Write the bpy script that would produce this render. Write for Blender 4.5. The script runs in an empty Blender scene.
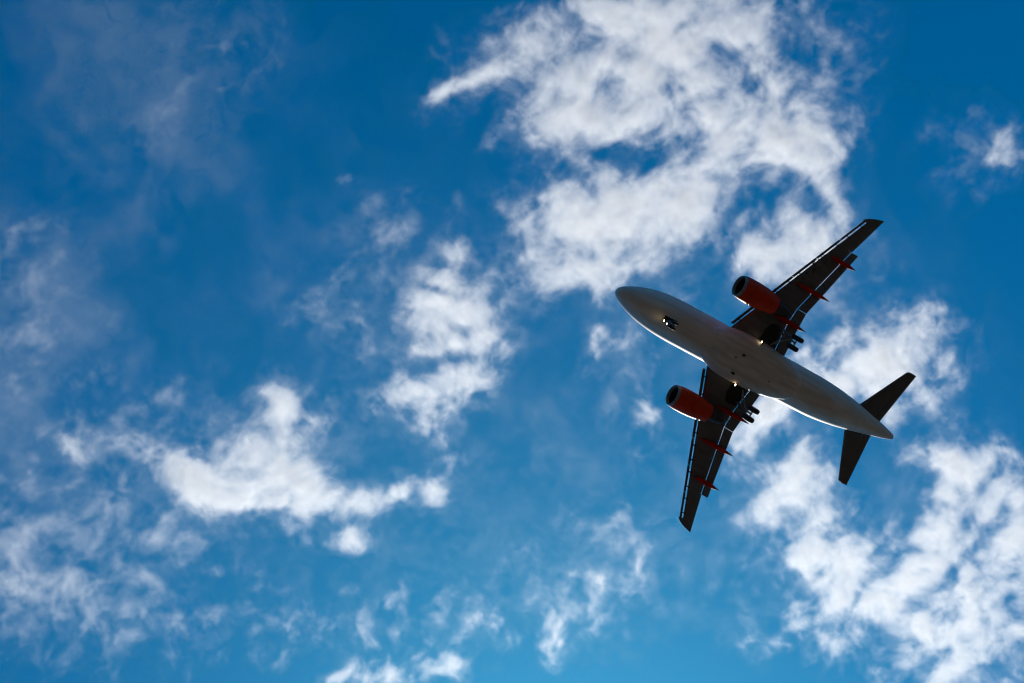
import bpy, bmesh, math, random
import numpy as np
from mathutils import Vector, Matrix

random.seed(7)
sc = bpy.context.scene
col = sc.collection
R = math.radians

# ------------------------------------------------------------------ camera
cam = bpy.data.objects.new('camera', bpy.data.cameras.new('camera'))
col.objects.link(cam)
cam.data.sensor_width = 36.0
cam.data.lens = 50.0
cam.data.clip_start = 0.1
cam.data.clip_end = 60000.0
CAM_ROT = Matrix([[0.754542, 0.656252, 0.0], [0.588617, -0.676776, -0.442159], [-0.290168, 0.333628, -0.896936]])
cam.matrix_world = Matrix.Translation((0, 0, 1.7)) @ CAM_ROT.to_4x4()
sc.camera = cam

# ------------------------------------------------------------------ sky, sun, exposure
SUN = Vector([-0.22663, 0.68351, 0.69386]).normalized()
world = bpy.data.worlds.new('World')
sc.world = world
world.use_nodes = True
wn, wl = world.node_tree.nodes, world.node_tree.links
sky = wn.new('ShaderNodeTexSky')
sky.sky_type = 'NISHITA'
sky.sun_disc = False
sky.sun_elevation = math.asin(SUN.z)
sky.sun_rotation = math.atan2(SUN.x, SUN.y)
sky.altitude = 0.0
sky.air_density = 1.0
sky.dust_density = 0.7
sky.ozone_density = 3.0
gm = wn.new('ShaderNodeGamma')
gm.inputs['Gamma'].default_value = 0.866
wl.new(sky.outputs[0], gm.inputs['Color'])
tint = wn.new('ShaderNodeMix')
tint.data_type = 'RGBA'
tint.blend_type = 'MULTIPLY'
tint.inputs['Factor'].default_value = 1.0
wl.new(gm.outputs[0], tint.inputs['A'])
tint.inputs['B'].default_value = (0.174, 0.641, 0.968, 1)
hs = wn.new('ShaderNodeHueSaturation')
hs.inputs['Saturation'].default_value = 1.087
wl.new(tint.outputs['Result'], hs.inputs['Color'])
wl.new(hs.outputs[0], wn['Background'].inputs[0])
wn['Background'].inputs[1].default_value = 0.1

sl = bpy.data.lights.new('sun', 'SUN')
sl.energy = 4.75
sl.angle = R(0.5)
sl.color = (1.0, 0.94, 0.84)
so = bpy.data.objects.new('sun', sl)
col.objects.link(so)
so.rotation_euler = SUN.to_track_quat('Z', 'Y').to_euler()

vs = sc.view_settings
vs.view_transform = 'Standard'
vs.look = 'None'
vs.exposure = 0.0
vs.gamma = 1.0
vs.use_curve_mapping = False
cy = sc.cycles
cy.use_denoising = True
cy.filter_width = 1.15
cy.max_bounces = 10
cy.transparent_max_bounces = 48
cy.volume_bounces = 7
cy.volume_step_rate = 3.0
cy.use_adaptive_sampling = True
cy.adaptive_threshold = 0.04
cy.adaptive_min_samples = 16

# ------------------------------------------------------------------ materials
def material(name, color, rough=0.4, metal=0.0, dirt=0.0, scale=1.5, coat=0.0, stretch=(1, 1, 1), spec=0.5):
    m = bpy.data.materials.new(name)
    m.use_nodes = True
    nt = m.node_tree
    b = nt.nodes['Principled BSDF']
    b.inputs['Roughness'].default_value = rough
    b.inputs['Metallic'].default_value = metal
    b.inputs['Coat Weight'].default_value = coat
    b.inputs['Specular IOR Level'].default_value = spec
    tc = nt.nodes.new('ShaderNodeTexCoord')
    mp = nt.nodes.new('ShaderNodeMapping')
    mp.inputs['Scale'].default_value = stretch
    nz = nt.nodes.new('ShaderNodeTexNoise')
    nz.inputs['Scale'].default_value = scale
    nz.inputs['Detail'].default_value = 6
    rp = nt.nodes.new('ShaderNodeValToRGB')
    rp.color_ramp.elements[0].position = 0.35
    rp.color_ramp.elements[1].position = 0.65
    k = 1.0 - dirt
    rp.color_ramp.elements[0].color = (color[0] * k, color[1] * k * 0.98, color[2] * k * 0.95, 1)
    rp.color_ramp.elements[1].color = (*color, 1)
    nt.links.new(tc.outputs['Object'], mp.inputs['Vector'])
    nt.links.new(mp.outputs[0], nz.inputs['Vector'])
    nt.links.new(nz.outputs['Fac'], rp.inputs['Fac'])
    nt.links.new(rp.outputs['Color'], b.inputs['Base Color'])
    return m

def lamp_material(name, color, strength):
    m = bpy.data.materials.new(name)
    m.use_nodes = True
    b = m.node_tree.nodes['Principled BSDF']
    b.inputs['Base Color'].default_value = (0.8, 0.8, 0.8, 1)
    b.inputs['Emission Color'].default_value = (*color, 1)
    b.inputs['Emission Strength'].default_value = strength
    return m

WHITE = material('white_paint', (0.74, 0.73, 0.71), 0.6, dirt=0.2, scale=0.9, stretch=(0.25, 1.8, 1.8), spec=0.2)
FAIRING = material('belly_paint', (0.74, 0.73, 0.715), 0.6, dirt=0.24, scale=1.4, stretch=(0.22, 1.7, 1.7), spec=0.2)
GREY = material('wing_grey_paint', (0.125, 0.132, 0.145), 0.6, dirt=0.25, scale=1.2, stretch=(0.4, 1.5, 1.5))
FLAPGREY = material('flap_grey_paint', (0.145, 0.152, 0.165), 0.6, dirt=0.25, scale=1.5, stretch=(0.4, 1.5, 1.5))
TAILGREY = material('tail_grey_paint', (0.10, 0.10, 0.105), 0.5, dirt=0.2, scale=1.2)
SLAT = material('slat_paint', (0.10, 0.10, 0.105), 0.6, dirt=0.2, scale=2, spec=0.15)
ORANGE = material('orange_paint', (0.70, 0.042, 0.006), 0.5, dirt=0.25, scale=1.2, spec=0.15)
REDFAIR = material('red_fairing_paint', (0.55, 0.018, 0.008), 0.6, dirt=0.2, scale=1.5, spec=0.12)
LIP = material('inlet_lip_metal', (0.26, 0.26, 0.26), 0.5, metal=0.3, dirt=0.2, scale=3)
DARK = material('dark_metal', (0.035, 0.035, 0.04), 0.5, metal=0.5, dirt=0.3, scale=3)
SOOT = material('core_cowl_metal', (0.05, 0.045, 0.055), 0.55, metal=0.3, dirt=0.4, scale=2)
BAY_SHADE = material('gear_bay_shade', (0.03, 0.03, 0.032), 0.8, dirt=0.5, scale=3)  # near-black colour paints in the shade inside the open gear bays
RUBBER = material('tyre_rubber', (0.02, 0.02, 0.021), 0.8, dirt=0.3, scale=5)
STEEL = material('gear_steel', (0.3, 0.3, 0.31), 0.4, metal=0.3, dirt=0.3, scale=4)
MARK = material('registration_paint', (0.02, 0.02, 0.02), 0.5, dirt=0.1)
GLASS = material('cockpit_glass', (0.02, 0.02, 0.025), 0.08)
LAMP = lamp_material('landing_lamp', (1.0, 0.72, 0.38), 8.0)
GROUND = material('dark_meadow', (0.030, 0.020, 0.012), 0.95, dirt=0.35, scale=0.02)

# ------------------------------------------------------------------ mesh helpers
def obj(name, bm, mat, parent=None, smooth=True, bevel=0):
    bmesh.ops.recalc_face_normals(bm, faces=bm.faces)
    me = bpy.data.meshes.new(name)
    bm.to_mesh(me)
    bm.free()
    if smooth:
        for p in me.polygons:
            p.use_smooth = True
        me.set_sharp_from_angle(angle=R(40))
    o = bpy.data.objects.new(name, me)
    me.materials.append(mat)
    col.objects.link(o)
    if parent:
        o.parent = parent
    return o

def loft(bm, rings, cap=True):
    vr = [[bm.verts.new(p) for p in r] for r in rings]
    n = len(vr[0])
    for a, b in zip(vr, vr[1:]):
        for i in range(n):
            j = (i + 1) % n
            bm.faces.new((a[i], a[j], b[j], b[i]))
    if cap:
        bm.faces.new(vr[0])
        bm.faces.new(list(reversed(vr[-1])))
    return vr

def ell(x, zc, w, h, n=48, e=2.0, yc=0.0):
    out = []
    for i in range(n):
        a = 2 * math.pi * i / n
        c, s = math.cos(a), math.sin(a)
        out.append((x, yc + w * math.copysign(abs(c) ** (2 / e), c), zc + h * math.copysign(abs(s) ** (2 / e), s)))
    return out

def interp(tab, x):
    for a, b in zip(tab, tab[1:]):
        if x <= b[0]:
            k = (x - a[0]) / (b[0] - a[0])
            return [p + (q - p) * k for p, q in zip(a[1:], b[1:])]
    return list(tab[-1][1:])

def spline(tab, xs):
    """Catmull-Rom through the rows of tab (first column is the key)."""
    X = np.array([r[0] for r in tab], float)
    V = np.array([r[1:] for r in tab], float)
    D = np.gradient(V, X, axis=0)
    out = []
    for x in xs:
        i = int(np.clip(np.searchsorted(X, x) - 1, 0, len(X) - 2))
        h = X[i + 1] - X[i]
        s = (x - X[i]) / h
        out.append((x, *((2*s**3 - 3*s*s + 1) * V[i] + (s**3 - 2*s*s + s) * h * D[i] + (-2*s**3 + 3*s*s) * V[i+1] + (s**3 - s*s) * h * D[i+1])))
    return out

def foil(y, x0, x1, z, t, rot=0.0, n=12, camber=0.02, blunt=0.0):
    """closed airfoil ring in a plane of constant y, chord x0..x1, rotated by rot about its leading edge"""
    c = x1 - x0
    def th(s):
        return t * c * 5 * (0.2969 * math.sqrt(s) - 0.126 * s - 0.3516 * s * s + 0.2843 * s**3 - 0.1030 * s**4) + blunt * s
    pts = []
    for i in range(n + 1):
        s = 0.5 * (1 + math.cos(math.pi * i / n))
        pts.append((s * c, 4 * camber * c * s * (1 - s) + th(s)))
    for i in range(1, n + 1):
        s = 0.5 * (1 - math.cos(math.pi * i / n))
        pts.append((s * c, 4 * camber * c * s * (1 - s) - th(s) - 0.004))
    cr, sr = math.cos(rot), math.sin(rot)
    return [(x0 + px * cr + pz * sr, y, z - px * sr + pz * cr) for px, pz in pts]

def tube(bm, a, b, r0, r1=None, n=12):
    a, b = Vector(a), Vector(b)
    r1 = r0 if r1 is None else r1
    d = (b - a).normalized()
    u = d.orthogonal().normalized()
    v = d.cross(u)
    rings = []
    for p, r in ((a, r0), (b, r1)):
        rings.append([p + u * r * math.cos(2 * math.pi * i / n) + v * r * math.sin(2 * math.pi * i / n) for i in range(n)])
    loft(bm, rings)

def spin(bm, prof, cx=0.0, cyy=0.0, cz=0.0, axis='X', n=40, droop=0.0, cap=False):
    """surface of revolution; prof = (along, radius)"""
    rings = []
    x00 = prof[0][0]
    for s, r in prof:
        ring = []
        for i in range(n):
            a = 2 * math.pi * i / n
            if axis == 'X':
                ring.append((cx + s, cyy + r * math.cos(a), cz + r * math.sin(a) - droop * s))
            else:
                ring.append((cx + r * math.cos(a), cyy + s, cz + r * math.sin(a)))
        rings.append(ring)
    loft(bm, rings, cap)

def box(bm, lo, hi):
    v = [bm.verts.new((x, y, z)) for x in (lo[0], hi[0]) for y in (lo[1], hi[1]) for z in (lo[2], hi[2])]
    for f in ((0, 1, 3, 2), (4, 6, 7, 5), (0, 4, 5, 1), (2, 3, 7, 6), (0, 2, 6, 4), (1, 5, 7, 3)):
        bm.faces.new([v[i] for i in f])

def plate(bm, pts, nrm, th):
    """flat polygon given thickness along nrm"""
    n = Vector(nrm).normalized() * th * 0.5
    loft(bm, [[Vector(p) - n for p in pts], [Vector(p) + n for p in pts]])

# ------------------------------------------------------------------ ground
bm = bmesh.new()
gv = [bm.verts.new((30000 * math.cos(2 * math.pi * i / 64), 30000 * math.sin(2 * math.pi * i / 64), 0)) for i in range(64)]
bm.faces.new(gv)
g = obj('ground', bm, GROUND, smooth=False)
g['kind'] = 'structure'

# ------------------------------------------------------------------ airliner
# modelling axes: x aft from the nose, y to the right-hand wing, z up
plane = bpy.data.objects.new('airliner', None)
col.objects.link(plane)
PROT = Matrix([[0.35088, -0.936099, 0.024536], [0.933819, 0.351737, 0.065299], [-0.069756, -0.0, 0.997564]])
plane.matrix_world = Matrix.Translation([15.64, 73.196, 108.46]) @ PROT.to_4x4() 
plane['label'] = 'white twin-engine airliner with orange engines, its wheels, flaps and lit landing lights out, flying overhead'
plane['category'] = 'airplane'
ORIGIN = Vector((16.0, 0.0, -4.3))

def part(name, bm, mat, parent=None, smooth=True):
    bmesh.ops.translate(bm, verts=bm.verts, vec=-ORIGIN)
    return obj(name, bm, mat, parent or plane, smooth)

# fuselage ------------------------------------------------------------
FUS = [(-0.56, -0.52, 0.02, 0.02), (-0.5, -0.52, 0.20, 0.20), (-0.3, -0.51, 0.43, 0.42), (0.1, -0.48, 0.69, 0.67), (0.7, -0.42, 0.97, 0.95), (1.5, -0.32, 1.27, 1.27),
       (2.4, -0.2, 1.53, 1.58), (3.4, -0.09, 1.73, 1.84), (4.6, -0.02, 1.88, 2.0), (6.0, 0, 1.96, 2.06), (7.5, 0, 1.975, 2.07),
       (14, 0, 1.975, 2.07), (21.0, 0, 1.975, 2.07), (22.5, 0.02, 1.96, 2.05), (24.0, 0.14, 1.88, 1.94), (26.0, 0.41, 1.68, 1.68), (28.0, 0.72, 1.38, 1.36),
       (30.0, 1.02, 1.03, 1.02), (31.5, 1.22, 0.76, 0.74), (32.6, 1.34, 0.53, 0.50), (33.2, 1.40, 0.38, 0.36), (33.5, 1.42, 0.28, 0.27)]
xs = [-0.56, -0.54, -0.5, -0.44, -0.37, -0.3, -0.15, 0.1, 0.4] + [0.7 + 0.4 * i for i in range(82)]
xs = [x for x in xs if x < 33.4] + [33.5]
bm = bmesh.new()
loft(bm, [ell(x, zc, max(w, .01), max(h, .01)) for x, zc, w, h in spline(FUS, xs)])
fus = part('fuselage', bm, WHITE)

bm = bmesh.new()
spin(bm, [(0, 0.265), (0.10, 0.235), (0.12, 0.2), (0.02, 0.16), (-0.05, 0.02)], 33.5, 0, 1.42, n=24)
part('exhaust_pipe', bm, DARK, fus)
for s in (-1, 1):
    bm = bmesh.new()
    for y0, y1, x0, x1 in ((0.06, 0.62, 1.55, 1.75), (0.68, 1.12, 1.78, 2.25)):
        pts = []
        for (x, y) in ((x0, y0), (x1 - .1, y1), (x1 + .45, y1 * .96), (x0 + .55, y0)):
            zc, w, h = interp(FUS, x)
            pts.append((x, s * y, zc + h * math.sqrt(max(0.05, 1 - (y / w) ** 2)) + 0.02))
        plate(bm, pts, (-0.7, 0.3 * s, 0.7), 0.03)
    part('cockpit_window', bm, GLASS, fus, smooth=False)
# blade aerials, drain mast, beacon under the belly
for x, y, z, l, h in ((6.9, 0.0, -2.06, 0.42, 0.32), (21.2, 0.0, -2.06, 0.42, 0.3), (23.6, 0.1, -1.86, 0.3, 0.25)):
    bm = bmesh.new()
    loft(bm, [foil(0, 0, l, 0, 0.1), foil(0, l * .45, l * .95, 0, 0.1)])
    for v in bm.verts:
        pass
    vv = list(bm.verts)
    half = len(vv) // 2
    for i, v in enumerate(vv):
        px, py, pz = v.co
        v.co = (x + px, y + pz, z + 0.05 - (0 if i < half else h))
    part('blade_aerial', bm, WHITE, fus)

# belly fairing ---------------------------------------------------------
FAIR = [(8.4, 0.9, -1.8), (9.2, 1.4, -1.98), (10.0, 1.74, -2.12), (10.8, 2.06, -2.26), (11.8, 2.26, -2.38), (13.2, 2.32, -2.46), (15.0, 2.27, -2.47), (16.6, 2.12, -2.43),
        (17.8, 1.93, -2.36), (18.8, 1.62, -2.25), (19.5, 1.30, -2.13), (19.9, 0.85, -1.98)]
bm = bmesh.new()
rings = []
for x, w, zb in spline(FAIR, [8.4 + 0.25 * i for i in range(47)]):
    zc = -1.15
    ring = []
    for i in range(40):
        a = 2 * math.pi * i / 40
        c, s = math.cos(a), math.sin(a)
        yy = w * math.copysign(abs(c) ** (2 / 2.45), c)
        zz = zc + ((0.7) if s > 0 else (zc - zb)) * math.copysign(abs(s) ** (2 / 2.3), s)
        ring.append((x, yy, zz))
    rings.append(ring)
loft(bm, rings)
fair = part('belly_fairing', bm, FAIRING)
for x, y, r in ((12.7, -0.5, 0.12), (12.1, 0.0, 0.06), (12.75, 1.4, 0.12), (16.3, 0.5, 0.05)):
    bm = bmesh.new()
    loft(bm, [[(x + r * k * 1.4 * math.cos(a), y + r * k * math.sin(a), z) for a in [2 * math.pi * i / 16 for i in range(16)]] for z, k in ((-2.3, 1), (-2.47, 1), (-2.52, 0.7))])
    part('vent_outlet', bm, DARK, fair)
# wings -------------------------------------------------------------------
def wz(y):
    return -1.0 + (y - 2.0) * 0.13
def slat_le(y):
    return 10.5 + 0.516 * (y - 2.4)
def wing_te(y):
    tab = [(0, 15.95), (2.05, 15.94), (4.8, 15.80), (6.45, 15.98), (13.34, 18.2)]
    return interp(tab, y)[0]
def thick(y):
    return interp([(0, 0.135), (2, 0.13), (6.4, 0.115), (17, 0.10)], y)[0]

def mir(pts, s):
    return [(p[0], p[1] * s, p[2]) for p in pts]

for s in (-1, 1):
    bm = bmesh.new()
    secs = []
    for y in (0.6, 2.0, 3.4, 4.8, 5.6, 6.45, 8, 10, 12, 13.34):
        secs.append(mir(foil(y, slat_le(y) + 0.49, wing_te(y), wz(y), thick(y), blunt=0.012), s))
    for y in (13.36, 14.5, 15.5, 16.3):
        x1 = 18.31 + 0.37 * (y - 13.4)
        secs.append(mir(foil(y, slat_le(y) + 0.49, x1 - 0.5, wz(y), 0.115, blunt=0.02), s))
    for y, x0, dz in ((16.32, 17.66, 0), (16.5, 17.78, 0), (16.72, 18.08, 0), (16.95, 18.55, 0), (17.12, 19.02, 0), (17.24, 19.45, 0), (17.3, 19.7, 0)):
        x1 = 18.31 + 0.37 * (y - 13.4)
        secs.append(mir(foil(y, x0, x1, wz(y), 0.09, blunt=0.005), s))
    loft(bm, secs)
    wing = part('wing', bm, GREY)

    # aileron
    bm = bmesh.new()
    loft(bm, [mir(foil(y, 18.31 + 0.37 * (y - 13.4) - 0.60, 18.31 + 0.37 * (y - 13.4), wz(y), 0.13, camber=0), s) for y in (13.365, 14.4, 15.4, 16.315)])
    part('aileron', bm, FLAPGREY, wing)

    # leading edge slats, each with its own tracks
    for y0, y1 in ((2.42, 5.25), (6.3, 8.72), (8.78, 11.25), (11.31, 13.78), (13.84, 16.36)):
        bm = bmesh.new()
        rr = []
        for y in (y0, y0 + (y1 - y0) / 3, y0 + 2 * (y1 - y0) / 3, y1):
            c = 0.46 - 0.008 * y
            rr.append(mir(foil(y, slat_le(y), slat_le(y) + c, wz(y) - 0.17 - 0.0 * y, 0.16, rot=-R(24), camber=0.10), s))
        loft(bm, rr)
        slat = part('slat', bm, SLAT, wing)
        for k in (0.22, 0.78):
            bm = bmesh.new()
            y = y0 + (y1 - y0) * k
            x = slat_le(y)
            box(bm, (x + 0.16, y - 0.05, wz(y) - 0.12), (x + 0.62, y + 0.05, wz(y) - 0.02))
            for v in bm.verts:
                v.co.y *= s
            part('slat_track', bm, DARK, slat, smooth=False)

    # flaps
    for ys in ((2.12, 3.4, 4.8, 6.42), (6.46, 8.5, 10.5, 13.33)):
        bm = bmesh.new()
        rr = []
        for y in ys:
            c = interp([(2, 0.98), (4.8, 1.05), (6.4, 0.92), (13.34, 0.70)], y)[0]
            rr.append(mir(foil(y, wing_te(y) + 0.005, wing_te(y) + 0.005 + c, wz(y) - 0.10, 0.15, rot=R(24), camber=0.03), s))
        loft(bm, rr)
        part('flap', bm, FLAPGREY, wing)

    # flap track fairings
    for y, x0, x1, dz in ((12.08, 16.3, 19.1, 0.0), (8.45, 14.45, 18.2, 0.0), (4.98, 13.8, 17.5, 0.0)):
        L = x1 - x0
        zc = wz(y)
        bm = bmesh.new()
        rr = []
        for k, w, h, d in ((0, .02, .02, -.22), (.06, .07, .08, -.24), (.18, .17, .19, -.28), (.35, .235, .27, -.33), (.55, .24, .28, -.37), (.7, .21, .24, -.46), (.84, .14, .16, -.60)):
            rr.append(ell(x0 + L * k, zc + d, w, h, 20, yc=s * y))
        loft(bm, rr)
        f = part('flap_track_fairing', bm, REDFAIR, wing)
        bm = bmesh.new()
        rr = []
        for k, w, h, d in ((.84, .138, .158, -.60), (.92, .08, .085, -.70), (1.0, .012, .012, -.80)):
            rr.append(ell(x0 + L * k, zc + d, w, h, 20, yc=s * y))
        loft(bm, rr)
        part('fairing_tip', bm, SLAT, f)

    # closed dark panel for the open wheel well, its shade put into the colour
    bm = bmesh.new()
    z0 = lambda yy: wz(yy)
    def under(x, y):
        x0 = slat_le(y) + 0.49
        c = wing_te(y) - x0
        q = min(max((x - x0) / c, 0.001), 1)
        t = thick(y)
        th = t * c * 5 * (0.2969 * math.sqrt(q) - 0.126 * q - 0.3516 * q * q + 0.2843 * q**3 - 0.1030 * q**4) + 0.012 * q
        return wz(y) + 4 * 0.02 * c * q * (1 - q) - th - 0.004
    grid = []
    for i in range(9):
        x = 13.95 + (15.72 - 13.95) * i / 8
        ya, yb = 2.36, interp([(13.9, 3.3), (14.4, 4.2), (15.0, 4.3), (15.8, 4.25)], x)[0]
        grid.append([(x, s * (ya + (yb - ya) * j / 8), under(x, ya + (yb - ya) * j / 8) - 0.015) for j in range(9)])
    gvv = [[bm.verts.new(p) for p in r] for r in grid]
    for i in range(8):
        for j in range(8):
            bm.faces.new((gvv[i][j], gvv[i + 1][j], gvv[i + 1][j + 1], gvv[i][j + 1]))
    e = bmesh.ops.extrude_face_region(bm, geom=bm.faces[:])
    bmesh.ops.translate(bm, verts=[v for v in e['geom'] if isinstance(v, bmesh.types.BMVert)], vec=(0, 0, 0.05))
    part('well_shade_panel', bm, BAY_SHADE, wing, smooth=False)

    # registration under the left-hand wing: too small to read, dark strokes only
    if s == -1:
        bm = bmesh.new()
        def stroke(x, y, lx, ly):
            p = [(x - lx, y - ly), (x + lx, y - ly), (x + lx, y + ly), (x - lx, y + ly)]
            plate(bm, [(a, -b, under(a, b) - 0.012) for a, b in p], (0, 0, 1), 0.012)
        for i, yc in enumerate((8.95, 9.65, 10.2, 10.85, 11.45)):
            xc = 14.75 + 0.45 * (yc - 8.95)
            if i == 1:
                stroke(xc, yc, 0.06, 0.12)
                continue
            stroke(xc, yc - 0.17, 0.42, 0.06)
            stroke(xc - 0.36 + (i % 3) * 0.3, yc, 0.06, 0.12)
            if i != 3:
                stroke(xc + 0.08, yc + 0.17, 0.34, 0.06)
        part('registration', bm, MARK, wing, smooth=False)

    # engine ---------------------------------------------------------------
    ey, ez, ex = s * 5.75, -2.1, 8.72
    bm = bmesh.new()
    spin(bm, [(0.26, 1.045), (0.5, 1.085), (0.9, 1.115), (1.6, 1.13), (2.4, 1.10), (3.1, 1.02), (3.75, 0.91), (4.05, 0.85), (4.03, 0.81), (3.5, 0.84), (2.9, 0.86)], ex, ey, ez, droop=0.02)
    eng = part('engine', bm, ORANGE)
    bm = bmesh.new()
    spin(bm, [(0.26, 1.047), (0.14, 1.02), (0.05, 0.985), (0.01, 0.955), (0.0, 0.93), (0.02, 0.90), (0.10, 0.865), (0.3, 0.835)], ex, ey, ez, droop=0.02)
    part('inlet_lip', bm, LIP, eng)
    bm = bmesh.new()
    spin(bm, [(0.3, 0.835), (0.7, 0.84), (1.15, 0.87), (1.2, 0.86), (1.2, 0.3), (1.18, 0.02)], ex, ey, ez, droop=0.02)
    inl = part('inlet_duct', bm, DARK, eng)
    bm = bmesh.new()
    for i in range(24):
        a = 2 * math.pi * i / 24
        ca, sa = math.cos(a), math.sin(a)
        def pt(r, da, x):
            return (ex + x, ey + r * math.cos(a + da), ez + r * math.sin(a + da) - 0.02)
        q = [pt(0.26, -0.10, 1.12), pt(0.84, -0.07, 1.02), pt(0.84, 0.10, 1.15), pt(0.26, 0.14, 1.0)]
        plate(bm, q, (1, 0.3 * -sa, 0.3 * ca), 0.02)
    part('fan_blades', bm, SOOT, eng, smooth=False)
    bm = bmesh.new()
    spin(bm, [(0.62, 0.01), (0.7, 0.09), (0.85, 0.18), (1.02, 0.25), (1.15, 0.27)], ex, ey, ez, droop=0.02, n=24)
    part('spinner', bm, SOOT, eng)
    bm = bmesh.new()
    spin(bm, [(2.9, 0.66), (3.6, 0.68), (4.3, 0.64), (5.0, 0.53), (5.6, 0.42), (5.58, 0.38), (5.2, 0.36)], ex, ey, ez, droop=0.02)
    part('core_cowl', bm, SOOT, eng)
    bm = bmesh.new()
    spin(bm, [(5.1, 0.3), (5.5, 0.27), (5.9, 0.17), (6.15, 0.02)], ex, ey, ez, droop=0.02, n=24)
    part('exhaust_plug', bm, DARK, eng)
    # pylon
    bm = bmesh.new()
    rr = []
    for x, w, zt, zb in ((9.5, .04, -1.1, -1.15), (9.8, .16, -0.98, -1.3), (10.6, .24, -0.82, -1.5), (12.0, .26, -0.62, -1.6), (13.2, .24, -0.72, -1.72), (14.4, .2, -0.72, -1.6), (15.3, .12, -0.72, -1.2), (15.7, .03, -0.74, -0.9)):
        rr.append(ell(x, (zt + zb) / 2, w, (zt - zb) / 2, 24, e=3.0, yc=ey))
    loft(bm, rr)
    part('pylon', bm, SLAT, eng)
    for q in (-1, 1):
        bm = bmesh.new()
        a = R(52)
        y0, z0_ = ey + q * 1.05 * math.cos(a), ez + 1.05 * math.sin(a)
        y1, z1_ = ey + q * 1.38 * math.cos(a), ez + 1.38 * math.sin(a)
        if q == -s:
            plate(bm, [(ex + 1.1, y0, z0_), (ex + 1.75, y1, z1_), (ex + 2.1, y1, z1_), (ex + 2.3, y0, z0_)], (0, math.sin(a), -q * math.cos(a)), 0.03)
            part('strake', bm, ORANGE, eng, smooth=False)
        else:
            bm.free()

    # horizontal stabilizer -------------------------------------------------
    def hz(y):
        return 1.1 + (y - 1) * 0.115
    def hle(y):
        return 28.25 + (y - 1.34) * 0.607
    def hte(y):
        return 31.22 + (y - 0.9) * 0.215
    bm = bmesh.new()
    rr = []
    for y in (0.2, 0.8, 2, 4, 6.0, 6.2):
        rr.append(mir(foil(y, hle(y), hte(y) - 0.3 * (hte(y) - hle(y)), hz(y), 0.12, camber=-0.005, blunt=0.03), s))
    for y, dx in ((6.3, 0.10), (6.36, 0.3)):
        rr.append(mir(foil(y, hle(y) + dx, hte(y) - 0.31 * (hte(y) - hle(y)), hz(y), 0.1, camber=0, blunt=0.02), s))
    loft(bm, rr)
    st = part('horizontal_stabilizer', bm, TAILGREY)
    bm = bmesh.new()
    loft(bm, [mir(foil(y, hte(y) - 0.29 * (hte(y) - hle(y)), hte(y), hz(y), 0.2, camber=0), s) for y in (0.75, 2, 4, 6.34)])
    part('elevator', bm, TAILGREY, st)

    # main landing gear -----------------------------------------------------
    bm = bmesh.new()
    my = s * 3.79
    tube(bm, (15.45, my, -1.1), (15.75, my, -2.75), 0.15, 0.14)
    tube(bm, (15.75, my, -2.7), (15.85, my, -3.62), 0.10, 0.10)
    tube(bm, (15.85, my - 0.5, -3.6), (15.85, my + 0.5, -3.6), 0.08)
    mg = part('main_landing_gear', bm, STEEL)
    bm = bmesh.new()
    tube(bm, (15.72, my, -2.5), (15.0, my - s * 1.35, -1.45), 0.06)
    tube(bm, (15.55, my, -1.9), (15.0, my - s * 1.35, -1.45), 0.045)
    part('side_brace', bm, STEEL, mg)
    bm = bmesh.new()
    tube(bm, (15.62, my - 0.02, -2.75), (15.45, my - 0.02, -3.15), 0.035)
    tube(bm, (15.45, my - 0.02, -3.15), (15.76, my - 0.02, -3.5), 0.035)
    part('torque_link', bm, STEEL, mg)
    bm = bmesh.new()
    plate(bm, [(14.75, my + s * 0.42, -1.15), (16.15, my + s * 0.42, -1.2), (16.2, my + s * 0.3, -2.65), (15.3, my + s * 0.3, -2.75), (14.85, my + s * 0.36, -2.0)], (0, 1, 0.1), 0.05)
    part('gear_door', bm, GREY, mg, smooth=False)
    for q in (-1, 1):
        bm = bmesh.new()
        cyy = my + q * 0.46
        spin(bm, [(-0.21, 0.28), (-0.215, 0.46), (-0.17, 0.55), (-0.08, 0.585), (0.08, 0.585), (0.17, 0.55), (0.215, 0.46), (0.21, 0.28)], 15.85, cyy, -3.6, axis='Y', n=32, cap=True)
        w = part('wheel', bm, RUBBER, mg)
        bm = bmesh.new()
        spin(bm, [(-0.17, 0.275), (-0.16, 0.1), (0.16, 0.1), (0.17, 0.275)], 15.85, cyy + q * 0.055, -3.6, axis='Y', n=24, cap=True)
        part('wheel_hub', bm, STEEL, w)

    # landing lamp under the wing root
    bm = bmesh.new()
    ly, lx, lz = s * 2.3, 13.9, -1.85
    tube(bm, (lx - 0.02, ly, lz), (lx + 0.16, ly, lz), 0.15, 0.1, 20)
    tube(bm, (lx + 0.08, ly, lz), (lx + 0.14, ly, lz + 0.55), 0.04)
    ll = part('landing_light', bm, DARK)
    bm = bmesh.new()
    tube(bm, (lx - 0.05, ly, lz), (lx - 0.022, ly, lz), 0.095, 0.11, 20)
    part('lit_lens', bm, LAMP, ll)

# vertical fin
def fle(z):
    return 25.9 + (z - 2.0) * 0.93
def fte(z):
    return 32.0 + (z - 2.0) * 0.22
bm = bmesh.new()
rr = []
for z in (1.2, 2.0, 4, 6, 7.6, 7.85):
    r = foil(0, fle(z), fte(z) - 0.3 * (fte(z) - fle(z)), 0, 0.11, camber=0, blunt=0.03)
    rr.append([(p[0], p[2], z) for p in r])
loft(bm, rr)
fin = part('tail_fin', bm, ORANGE)
bm = bmesh.new()
rr = []
for z in (2.0, 4, 6, 7.8):
    r = foil(0, fte(z) - 0.29 * (fte(z) - fle(z)), fte(z), 0, 0.2, camber=0)
    rr.append([(p[0], p[2], z) for p in r])
loft(bm, rr)
part('rudder', bm, ORANGE, fin)

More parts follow.
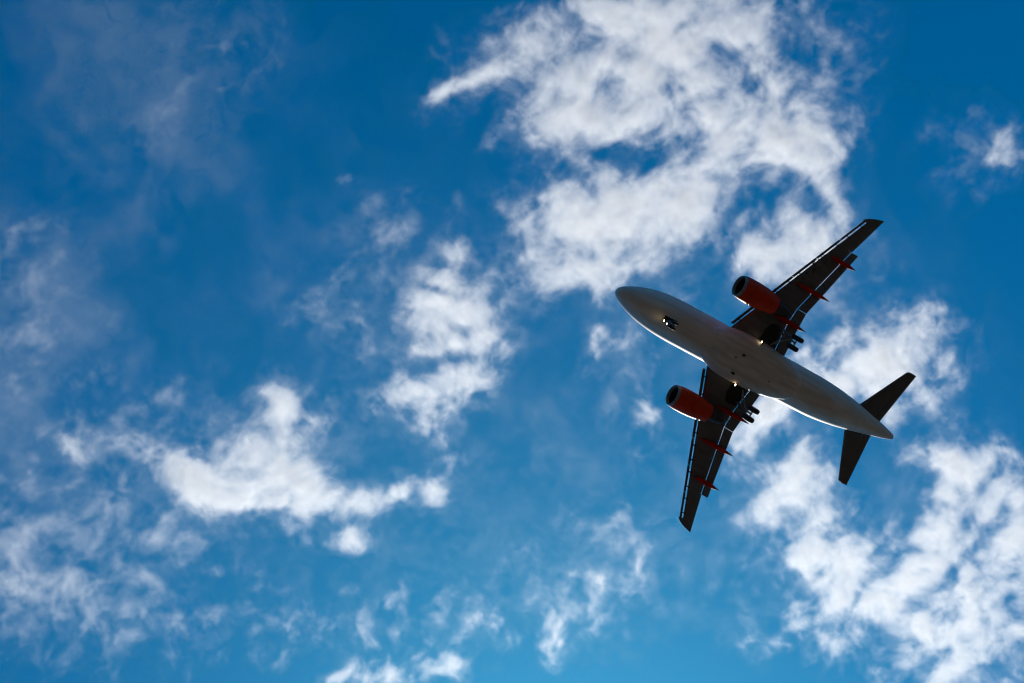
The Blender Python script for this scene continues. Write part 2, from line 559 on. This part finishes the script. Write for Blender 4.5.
# nose landing gear ----------------------------------------------------------
bm = bmesh.new()
tube(bm, (4.75, 0, -1.9), (4.5, 0, -3.1), 0.11, 0.10)
tube(bm, (4.5, 0, -3.0), (4.4, 0, -3.8), 0.07, 0.07)
tube(bm, (4.4, -0.28, -3.78), (4.4, 0.28, -3.78), 0.05)
tube(bm, (4.55, 0, -2.85), (5.6, 0, -2.0), 0.05)
tube(bm, (4.55, 0.0, -2.5), (4.15, 0.1, -2.5), 0.05)
tube(bm, (4.45, 0.0, -3.3), (4.15, 0.14, -3.3), 0.04)
ng = part('nose_landing_gear', bm, STEEL)
for q in (-1, 1):
    bm = bmesh.new()
    spin(bm, [(-0.11, 0.2), (-0.115, 0.3), (-0.08, 0.365), (0.0, 0.385), (0.08, 0.365), (0.115, 0.3), (0.11, 0.2)], 4.4, q * 0.25, -3.78, axis='Y', n=28, cap=True)
    w = part('wheel', bm, RUBBER, ng)
    bm = bmesh.new()
    spin(bm, [(-0.08, 0.195), (-0.07, 0.06), (0.07, 0.06), (0.08, 0.195)], 4.4, q * 0.285, -3.78, axis='Y', n=20, cap=True)
    part('wheel_hub', bm, STEEL, w)
    bm = bmesh.new()
    plate(bm, [(4.5, q * 0.32, -2.0), (5.4, q * 0.32, -2.0), (5.35, q * 0.4, -2.5), (4.65, q * 0.4, -2.5)], (0, 1, 0.1 * q), 0.04)
    part('gear_door', bm, WHITE, ng, smooth=False)
for ly, lz, lr in ((0.16, -2.5, 1.0), (0.2, -3.3, 0.8)):
    bm = bmesh.new()
    tube(bm, (4.05, ly, lz), (4.2, ly, lz), 0.115 * lr, 0.07 * lr, 20)
    hl = part('taxi_light', bm, DARK, ng)
    bm = bmesh.new()
    tube(bm, (4.02, ly, lz), (4.048, ly, lz), 0.09 * lr, 0.104 * lr, 20)
    part('lit_lens', bm, LAMP, hl)
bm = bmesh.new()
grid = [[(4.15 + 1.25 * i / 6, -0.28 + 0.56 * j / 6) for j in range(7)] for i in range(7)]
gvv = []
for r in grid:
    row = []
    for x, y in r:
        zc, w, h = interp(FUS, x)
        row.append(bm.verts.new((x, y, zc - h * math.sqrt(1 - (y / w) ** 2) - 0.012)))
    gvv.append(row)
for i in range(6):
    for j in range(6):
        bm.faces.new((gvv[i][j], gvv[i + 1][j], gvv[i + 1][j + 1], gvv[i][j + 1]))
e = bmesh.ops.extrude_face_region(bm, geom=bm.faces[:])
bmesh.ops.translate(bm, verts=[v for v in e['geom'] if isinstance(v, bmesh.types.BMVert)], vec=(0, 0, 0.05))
part('well_shade_panel', bm, BAY_SHADE, ng, smooth=False)  # thin sheet on the skin, coloured dark for the shade in the nose bay

# ------------------------------------------------------------------ clouds
# Real volumes in a layer at about 1.5 km.  Each cloud is a list of soft lobes
# (x, y, half length, half width, turn, weight) in metres on the layer's mean plane; 3-D noise frays them.
LAYER = 1500.0
CLOUDS = {
    'upper': [
        (387, 579, 122, 46, -2.43, 1), (294, 522, 47, 35, -2.36, 0.9), (139, 471, 42, 10, -2.85, 0.8), (176, 483, 36, 14, -2.76, 0.75),
        (227, 501, 42, 28, -2.39, 0.7), (196, 541, 39, 37, 1.58, 0.95), (178, 488, 28, 16, -2.91, 0.6), (246, 606, 41, 23, -2.38, 0.95),
        (306, 606, 61, 47, 0.85, 1), (387, 723, 78, 54, 0.83, 1), (399, 785, 54, 40, 0.92, 1), (193, 719, 101, 55, 0.79, 1),
        (120, 734, 48, 32, 0.84, 1), (148, 667, 47, 33, 0.84, 0.9), (266, 726, 64, 43, 0.83, 1), (335, 761, 60, 38, 0.82, 0.9),
        (411, 874, 59, 17, 1.47, 0.9), (311, 890, 79, 35, 0.79, 0.8), (360, 901, 47, 30, 0.86, 0.8), (355, 848, 20, 17, 1.24, 0.8),
        (385, 651, 63, 34, -2.39, 0.9), (505, 802, 32, 21, 2.01, 0.25), (321, 812, 36, 13, -2.63, -0.9), (260, 680, 29, 13, -2.55, -0.85),
        (385, 864, 17, 12, 0.94, -0.7), (236, 646, 24, 9, -2.56, -0.6), (313, 582, 37, 8, 1.03, -0.3), (233, 550, 43, 38, 0.95, 0.55),
        (188, 513, 34, 20, -2.73, 0.5),
    ],
    'middle': [
        (-27, 606, 30, 13, -2.37, 0.9), (-17, 668, 46, 31, 0.84, 1), (-13, 732, 20, 16, 0.98, 0.9), (-62, 673, 31, 24, 0.91, 0.95),
        (-119, 728, 52, 36, -2.58, 1), (-64, 740, 33, 21, -2.7, 0.9), (-121, 602, 35, 31, 2.53, 0.4), (-27, 556, 25, 10, 2.6, 0.55),
        (9, 601, 30, 13, -2.55, 0.65), (-65, 665, 38, 31, 0.95, 0.9), (-32, 697, 30, 26, 1.21, 0.8), (-102, 679, 17, 10, 0.82, 0.2),
        (-80, 699, 47, 9, -2.64, -0.65), (-26, 633, 31, 6, 0.97, -0.6),
    ],
    'lower': [
        (-299, 642, 48, 40, 0.96, 1), (-239, 611, 26, 24, 1.39, 0.95), (-289, 692, 35, 30, 2.03, 1), (-364, 604, 41, 23, 1.08, 0.95),
        (-380, 581, 19, 17, 1.08, 0.9), (-356, 649, 41, 20, 0.83, 0.95), (-251, 760, 77, 22, -2.38, 1), (-191, 828, 21, 14, 0.92, 0.75),
        (-321, 779, 27, 12, 0.85, 0.6), (-290, 806, 24, 11, -2.5, 0.6), (-372, 533, 50, 14, 0.95, 0.6), (-431, 480, 19, 17, 2.71, 0.65),
        (-225, 653, 25, 12, 0.81, 0.4), (-250, 646, 37, 11, 2.28, 0.4),
    ],
    'bank': [
        (172, 1136, 48, 27, -2.52, 0.95), (128, 1176, 53, 31, -2.61, 0.95), (162, 1211, 50, 36, 1.11, 0.95), (129, 1280, 60, 47, 1.38, 1),
        (127, 1367, 86, 59, 1.11, 1), (60, 1386, 36, 21, 1.0, 0.6), (339, 1316, 53, 27, -2.41, 0.95), (282, 1365, 50, 38, 1.42, 1),
        (370, 1402, 55, 38, 1.1, 0.9), (273, 1411, 71, 47, 1.07, 1), (201, 1424, 87, 54, 1.03, 1), (285, 1526, 96, 64, 1.11, 1),
        (201, 1578, 118, 75, 1.09, 1), (359, 1480, 48, 31, 1.84, 0.95), (299, 1265, 29, 25, 0.86, 0.6), (219, 1307, 45, 35, 1.44, -0.8),
        (258, 1305, 31, 24, 1.42, -0.4), (165, 1402, 72, 43, 0.99, 1), (150, 1326, 50, 37, 1.23, 0.9), (309, 1454, 29, 25, 2.3, -0.7),
        (249, 1253, 33, 25, 1.23, -0.5), (409, 1376, 27, 15, 0.93, 0.4), (217, 1452, 67, 15, 3.05, -0.55), (254, 1563, 66, 14, 3.05, -0.5),
        (124, 1389, 47, 13, 3.05, -0.45), (310, 1404, 41, 11, 3.05, -0.4),
    ],
    'tail': [
        (325, 1110, 95, 48, -2.46, 1), (391, 1124, 55, 38, 0.98, 0.95), (292, 1057, 41, 27, 0.93, 0.9), (202, 1065, 49, 29, -2.62, 0.85),
        (139, 1071, 33, 26, 1.25, 0.8), (326, 1158, 46, 28, 0.92, 0.8), (108, 1087, 16, 13, 1.49, 0.4),
    ],
    'wisps': [
        (621, 983, 30, 19, 1.43, 0.65), (619, 1005, 30, 10, -2.38, 0.75), (62, 944, 33, 15, 2.16, 0.65), (-62, 880, 14, 7, 0.84, 0.5),
        (-125, 1068, 37, 13, 1.2, 0.65), (-137, 1101, 28, 15, 2.48, 0.6), (-187, 1087, 28, 22, 1.82, 0.6), (-213, 1110, 28, 20, 1.99, 0.5),
        (-72, 1116, 37, 15, 2.42, 0.5), (-30, 1331, 19, 14, 1.75, 0.7), (-3, 1350, 18, 10, -2.38, 0.6), (-164, 965, 17, 12, 2.09, 0.6),
        (-19, 455, 12, 7, -2.4, 0.6), (21, 520, 12, 7, -2.38, 0.5), (125, 537, 10, 7, -2.71, 0.55), (88, 830, 39, 17, 0.8, 0.7),
        (-148, 823, 18, 13, 0.95, 0.45), (-386, 975, 75, 16, 0.86, 0.8), (-432, 928, 30, 11, 0.88, 0.65), (-330, 1020, 24, 14, 0.95, 0.75),
        (-261, 1005, 39, 21, 1.85, 0.75), (-301, 992, 14, 11, 1.81, 0.5), (-374, 921, 13, 11, 1.24, 0.5), (-600, 570, 28, 23, 0.94, 0.75),
        (369, 1288, 18, 13, 1.71, 0.55), (-432, 705, 15, 7, 0.85, 0.6), (-344, 984, 14, 12, 1.56, 0.5),
    ],
    'veil': [
        (-104, 230, 167, 81, 0.88, 0.55), (-98, 289, 83, 61, 2.18, 0.5), (-157, 119, 65, 48, -2.53, 0.45), (-353, 332, 66, 60, 2.41, 0.6),
        (-415, 381, 80, 60, 2.35, 0.6), (-505, 473, 132, 52, 2.34, 0.65), (-234, 295, 109, 64, -2.42, 0.3), (-264, 417, 146, 102, -2.37, 0.25),
        (2, 920, 260, 155, 1.05, 0.3), (-259, 881, 203, 122, 0.9, 0.25), (-76, 1164, 175, 102, 0.95, 0.3), (164, 876, 107, 64, 0.85, 0.4),
        (-71, 650, 148, 104, 1.35, 0.35), (379, 1047, 120, 91, 1.07, 0.35), (-365, 690, 162, 90, 0.85, 0.35), (230, 1341, 266, 188, 1.13, 0.25),
    ],
    'mottle': [
        (-595, 634, 94, 80, 1.04, 0.8), (-599, 569, 76, 53, 2.3, 0.7), (-537, 752, 93, 54, 0.9, 0.5), (-456, 622, 93, 60, 1.3, 0.6),
        (-430, 532, 64, 55, 0.91, 0.5), (-369, 363, 67, 50, 2.35, 0.55), (-330, 309, 39, 33, -2.43, 0.45), (-467, 427, 70, 31, 2.35, 0.4),
        (-341, 716, 70, 26, 0.83, 0.45), (-234, 680, 46, 28, -2.51, 0.45), (-32, 557, 34, 30, 0.94, 0.5), (-133, 598, 54, 39, 1.38, 0.55),
        (-2, 717, 52, 47, 1.57, 0.35), (-114, 1122, 95, 78, 1.65, 0.5), (-188, 1106, 63, 51, 1.7, 0.5), (-69, 1107, 56, 29, 2.39, 0.5),
        (-269, 994, 60, 50, 1.79, 0.45), (-357, 959, 116, 35, 0.86, 0.5), (-449, 876, 74, 35, 0.89, 0.35), (-439, 687, 57, 28, 0.85, 0.4),
        (343, 1050, 103, 66, 0.92, 0.45), (181, 875, 81, 51, 0.87, 0.4), (72, 914, 54, 39, 2.03, 0.45), (121, 1080, 58, 41, 1.01, 0.45),
        (368, 1292, 80, 36, 0.86, 0.4), (611, 995, 62, 49, 1.15, 0.45), (513, 809, 70, 49, 2.5, 0.45), (-12, 1326, 52, 41, 1.58, 0.4),
        (-21, 288, 62, 51, 2.67, 0.35), (-109, 294, 63, 40, 2.49, 0.3), (-17, 603, 70, 47, 0.81, 0.4), (163, 489, 56, 45, -2.66, 0.4),
        (-353, 560, 99, 30, 0.9, 0.5), (-157, 833, 38, 26, 0.92, 0.4), (95, 1219, 78, 56, 1.88, 0.4), (133, 661, 72, 48, 2.14, 0.35),
    ],
}

def cloud_material(name, aniso, color):
    m = bpy.data.materials.new(name)
    m.use_nodes = True
    nt = m.node_tree
    nt.nodes.clear()
    out = nt.nodes.new('ShaderNodeOutputMaterial')
    pv = nt.nodes.new('ShaderNodeVolumeScatter')
    pv.inputs['Color'].default_value = (*color, 1)
    pv.inputs['Anisotropy'].default_value = aniso
    at = nt.nodes.new('ShaderNodeAttribute')
    at.attribute_name = 'density'
    ml = nt.nodes.new('ShaderNodeMath')
    ml.operation = 'MULTIPLY'
    ml.inputs[1].default_value = 0.002      # the grids hold 500 times the extinction per metre
    nt.links.new(at.outputs['Fac'], ml.inputs[0])
    nt.links.new(ml.outputs[0], pv.inputs['Density'])
    nt.links.new(pv.outputs[0], out.inputs['Volume'])
    return m

CLOUDMAT = cloud_material('cloud_droplets', 0.45, (1.0, 1.0, 1.0))

def make_cloud(name, lobes, thick_m, dmax, thr, soft, amp, nscale, warp, vox, alt=LAYER, detail=7.0, rough=0.6, fringe=0.45, fgain=0.2):
    L = np.array(lobes, float)
    pad = 20.0 + warp
    ext = np.maximum(L[:, 2], L[:, 3]) * 1.5 + pad
    pos = L[:, 5] > 0
    x0, x1 = (L[pos, 0] - ext[pos]).min(), (L[pos, 0] + ext[pos]).max()
    y0, y1 = (L[pos, 1] - ext[pos]).min(), (L[pos, 1] + ext[pos]).max()
    step = 3.0
    nx, ny = int((x1 - x0) / step) + 1, int((y1 - y0) / step) + 1
    vol = bpy.data.volumes.new(name)
    vol.materials.append(CLOUDMAT)
    o = bpy.data.objects.new(name, vol)
    col.objects.link(o)
    ng_ = bpy.data.node_groups.new(name, 'GeometryNodeTree')
    ng_.interface.new_socket('Geometry', in_out='INPUT', socket_type='NodeSocketGeometry')
    ng_.interface.new_socket('Geometry', in_out='OUTPUT', socket_type='NodeSocketGeometry')
    N, K = ng_.nodes, ng_.links
    gi, go = N.new('NodeGroupInput'), N.new('NodeGroupOutput')
    def math_(op, a, b=None, c=None):
        n = N.new('ShaderNodeMath')
        n.operation = op
        for i, q in enumerate((a, b, c)):
            if q is None:
                continue
            if isinstance(q, (int, float)):
                n.inputs[i].default_value = q
            else:
                K.new(q, n.inputs[i])
        return n.outputs[0]
    P = N.new('GeometryNodeInputPosition').outputs[0]
    def noise(vec, scale, det, ro):
        n = N.new('ShaderNodeTexNoise')
        n.noise_dimensions = '3D'
        n.inputs['Scale'].default_value = scale
        n.inputs['Detail'].default_value = det
        n.inputs['Roughness'].default_value = ro
        K.new(vec, n.inputs['Vector'])
        return n
    wn1 = noise(P, 1 / (nscale * 2.2), 2.5, 0.55)
    wv = N.new('ShaderNodeVectorMath'); wv.operation = 'SUBTRACT'
    K.new(wn1.outputs['Color'], wv.inputs[0]); wv.inputs[1].default_value = (0.5, 0.5, 0.5)
    ws = N.new('ShaderNodeVectorMath'); ws.operation = 'SCALE'
    K.new(wv.outputs[0], ws.inputs[0]); ws.inputs['Scale'].default_value = warp
    pw = N.new('ShaderNodeVectorMath'); pw.operation = 'ADD'
    K.new(P, pw.inputs[0]); K.new(ws.outputs[0], pw.inputs[1])
    sx = N.new('ShaderNodeSeparateXYZ'); K.new(pw.outputs[0], sx.inputs[0])
    s0 = N.new('ShaderNodeSeparateXYZ'); K.new(P, s0.inputs[0])
    ix = math_('FLOOR', math_('DIVIDE', math_('SUBTRACT', sx.outputs[0], float(x0 - step / 2)), step))
    iy = math_('FLOOR', math_('DIVIDE', math_('SUBTRACT', sx.outputs[1], float(y0 - step / 2)), step))
    ix = math_('MINIMUM', math_('MAXIMUM', ix, 0.0), float(nx - 1))
    iy = math_('MINIMUM', math_('MAXIMUM', iy, 0.0), float(ny - 1))
    idx = math_('ADD', math_('MULTIPLY', iy, float(nx)), ix)
    si = N.new('GeometryNodeSampleIndex'); si.data_type = 'FLOAT'; si.domain = 'POINT'
    # the sheet of cover values: a grid of points, each holding the union of the lobes there
    sheet = N.new('GeometryNodeMeshGrid')
    sheet.inputs['Size X'].default_value = step * (ny - 1)
    sheet.inputs['Size Y'].default_value = step * (nx - 1)
    sheet.inputs['Vertices X'].default_value = ny
    sheet.inputs['Vertices Y'].default_value = nx
    si2 = N.new('GeometryNodeInputIndex').outputs[0]
    row = math_('FLOOR', math_('DIVIDE', math_('ADD', si2, 0.5), float(nx)))
    colm = math_('SUBTRACT', si2, math_('MULTIPLY', row, float(nx)))
    gx = math_('MULTIPLY_ADD', colm, step, float(x0))
    gy = math_('MULTIPLY_ADD', row, step, float(y0))
    keep = hole = 1.0
    for cx, cy_, a, b, th, w in L.tolist():
        dx, dy = math_('SUBTRACT', gx, cx), math_('SUBTRACT', gy, cy_)
        c_, s_ = math.cos(th), math.sin(th)
        u = math_('ADD', math_('MULTIPLY', dx, c_ / a), math_('MULTIPLY', dy, s_ / a))
        v = math_('ADD', math_('MULTIPLY', dx, -s_ / b), math_('MULTIPLY', dy, c_ / b))
        q = math_('ADD', math_('MULTIPLY', u, u), math_('MULTIPLY', v, v))
        f = math_('POWER', math.exp(-0.7), q)
        if w > 0:
            keep = math_('MULTIPLY', keep, math_('SUBTRACT', 1.0, math_('MULTIPLY', f, 0.92 * w)))
        else:
            hole = math_('MULTIPLY', hole, math_('ADD', 1.0, math_('MULTIPLY', f, w)))
    cover = math_('MULTIPLY', math_('SUBTRACT', 1.0, keep), hole)
    st_ = N.new('GeometryNodeStoreNamedAttribute'); st_.data_type = 'FLOAT'; st_.domain = 'POINT'
    st_.inputs['Name'].default_value = 'cover'
    K.new(sheet.outputs[0], st_.inputs['Geometry'])
    K.new(cover, st_.inputs['Value'])
    na = N.new('GeometryNodeInputNamedAttribute'); na.data_type = 'FLOAT'; na.inputs['Name'].default_value = 'cover'
    K.new(st_.outputs[0], si.inputs['Geometry'])
    K.new(na.outputs[0], si.inputs['Value'])
    K.new(idx, si.inputs['Index'])
    cov_ = si.outputs[0]
    n3 = noise(pw.outputs[0], 1 / nscale, detail, rough).outputs['Fac']
    zz = math_('DIVIDE', math_('SUBTRACT', s0.outputs[2], alt), thick_m)
    z2 = math_('MULTIPLY', math_('MULTIPLY', zz, zz), 0.5)
    v = math_('ADD', cov_, math_('MULTIPLY', math_('SUBTRACT', n3, 0.5), amp))
    v = math_('SUBTRACT', math_('SUBTRACT', v, z2), thr)
    mr = N.new('ShaderNodeMapRange'); mr.interpolation_type = 'SMOOTHSTEP'
    K.new(v, mr.inputs['Value'])
    mr.inputs['From Min'].default_value = 0.0
    mr.inputs['From Max'].default_value = soft
    mr.inputs['To Min'].default_value = 0.0
    mr.inputs['To Max'].default_value = dmax
    # a thin lacy fringe round the dense part
    nf = noise(pw.outputs[0], 3.2 / nscale, 3.0, 0.65).outputs['Fac']
    lace = N.new('ShaderNodeMapRange'); lace.interpolation_type = 'SMOOTHSTEP'
    K.new(nf, lace.inputs['Value'])
    lace.inputs['From Min'].default_value = 0.40
    lace.inputs['From Max'].default_value = 0.66
    fr = N.new('ShaderNodeMapRange'); fr.interpolation_type = 'SMOOTHSTEP'
    K.new(v, fr.inputs['Value'])
    fr.inputs['From Min'].default_value = -fringe
    fr.inputs['From Max'].default_value = 0.5
    fr.inputs['To Max'].default_value = dmax * fgain
    mr_out = math_('ADD', mr.outputs[0], math_('MULTIPLY', fr.outputs[0], lace.outputs[0]))
    gate = math_('MINIMUM', math_('MULTIPLY', cov_, 6.0), 1.0)
    gate = math_('MAXIMUM', math_('SUBTRACT', math_('MULTIPLY', gate, 1.15), 0.15), 0.0)
    dens = math_('MULTIPLY', mr_out, gate)
    dens = math_('MULTIPLY', dens, 500.0)
    hz_ = thick_m * 1.3
    vc = N.new('GeometryNodeVolumeCube')
    K.new(dens, vc.inputs['Density'])
    vc.inputs['Min'].default_value = (x0, y0, alt - hz_)
    vc.inputs['Max'].default_value = (x1, y1, alt + hz_)
    vc.inputs['Resolution X'].default_value = int((x1 - x0) / vox)
    vc.inputs['Resolution Y'].default_value = int((y1 - y0) / vox)
    vc.inputs['Resolution Z'].default_value = max(8, int(2 * hz_ / vox))
    sm = N.new('GeometryNodeSetMaterial')
    sm.inputs['Material'].default_value = CLOUDMAT
    K.new(vc.outputs[0], sm.inputs['Geometry'])
    K.new(sm.outputs[0], go.inputs[0])
    md = o.modifiers.new('cloud_density', 'NODES')
    md.node_group = ng_
    md.show_viewport = False
    print(name, vc.inputs['Resolution X'].default_value, vc.inputs['Resolution Y'].default_value, vc.inputs['Resolution Z'].default_value)
    return o

ALTS = dict(upper=1500.0, middle=1503.7, lower=1496.9, bank=1498.3, tail=1505.1)
GROUP = 'broken white clouds in the blue sky'
def thing_cloud(key, label, **kw):
    o = make_cloud('cloud', CLOUDS[key], alt=ALTS[key], **kw)
    o['label'] = label
    o['category'] = 'cloud'
    o['group'] = GROUP

CUM = dict(thick_m=15.0, dmax=0.06, thr=0.36, soft=0.95, amp=3.0, nscale=54.0, warp=60.0, vox=1.7, detail=6.0, rough=0.7)
thing_cloud('upper', 'large broken white cloud above the nose and left wing of the airliner', **CUM)
thing_cloud('middle', 'upright ragged white cloud below the large cloud, left of the airliner nose', **CUM)
thing_cloud('lower', 'ragged white cloud with a long flat arm, below the thin grey veil of cloud', **CUM)
thing_cloud('bank', 'wide broken white cloud bank below the tail of the airliner', **dict(CUM, dmax=0.05, thr=0.39))
thing_cloud('tail', 'white cloud right behind the tail of the airliner', **CUM)
w = make_cloud('wispy_clouds', CLOUDS['wisps'], alt=1501.9, thick_m=11.0, dmax=0.06, thr=0.36, soft=1.0, amp=3.2, nscale=38.0, warp=55.0, vox=2.2, detail=6.0, rough=0.7)
w['kind'] = 'stuff'
w = make_cloud('thin_veil_clouds', CLOUDS['veil'], thick_m=25.0, dmax=0.0026, thr=0.16, soft=1.3, amp=2.4, nscale=80.0, warp=110.0, vox=4.2, alt=1600.0, detail=4.5, rough=0.7, fgain=0.3)
w['kind'] = 'stuff'
w = make_cloud('mottled_thin_clouds', CLOUDS['mottle'], thick_m=14.0, dmax=0.016, thr=0.42, soft=1.1, amp=3.4, nscale=34.0, warp=50.0, vox=2.4, alt=1570.0, detail=5.0, rough=0.68, fringe=0.5, fgain=0.25)
w['kind'] = 'stuff'
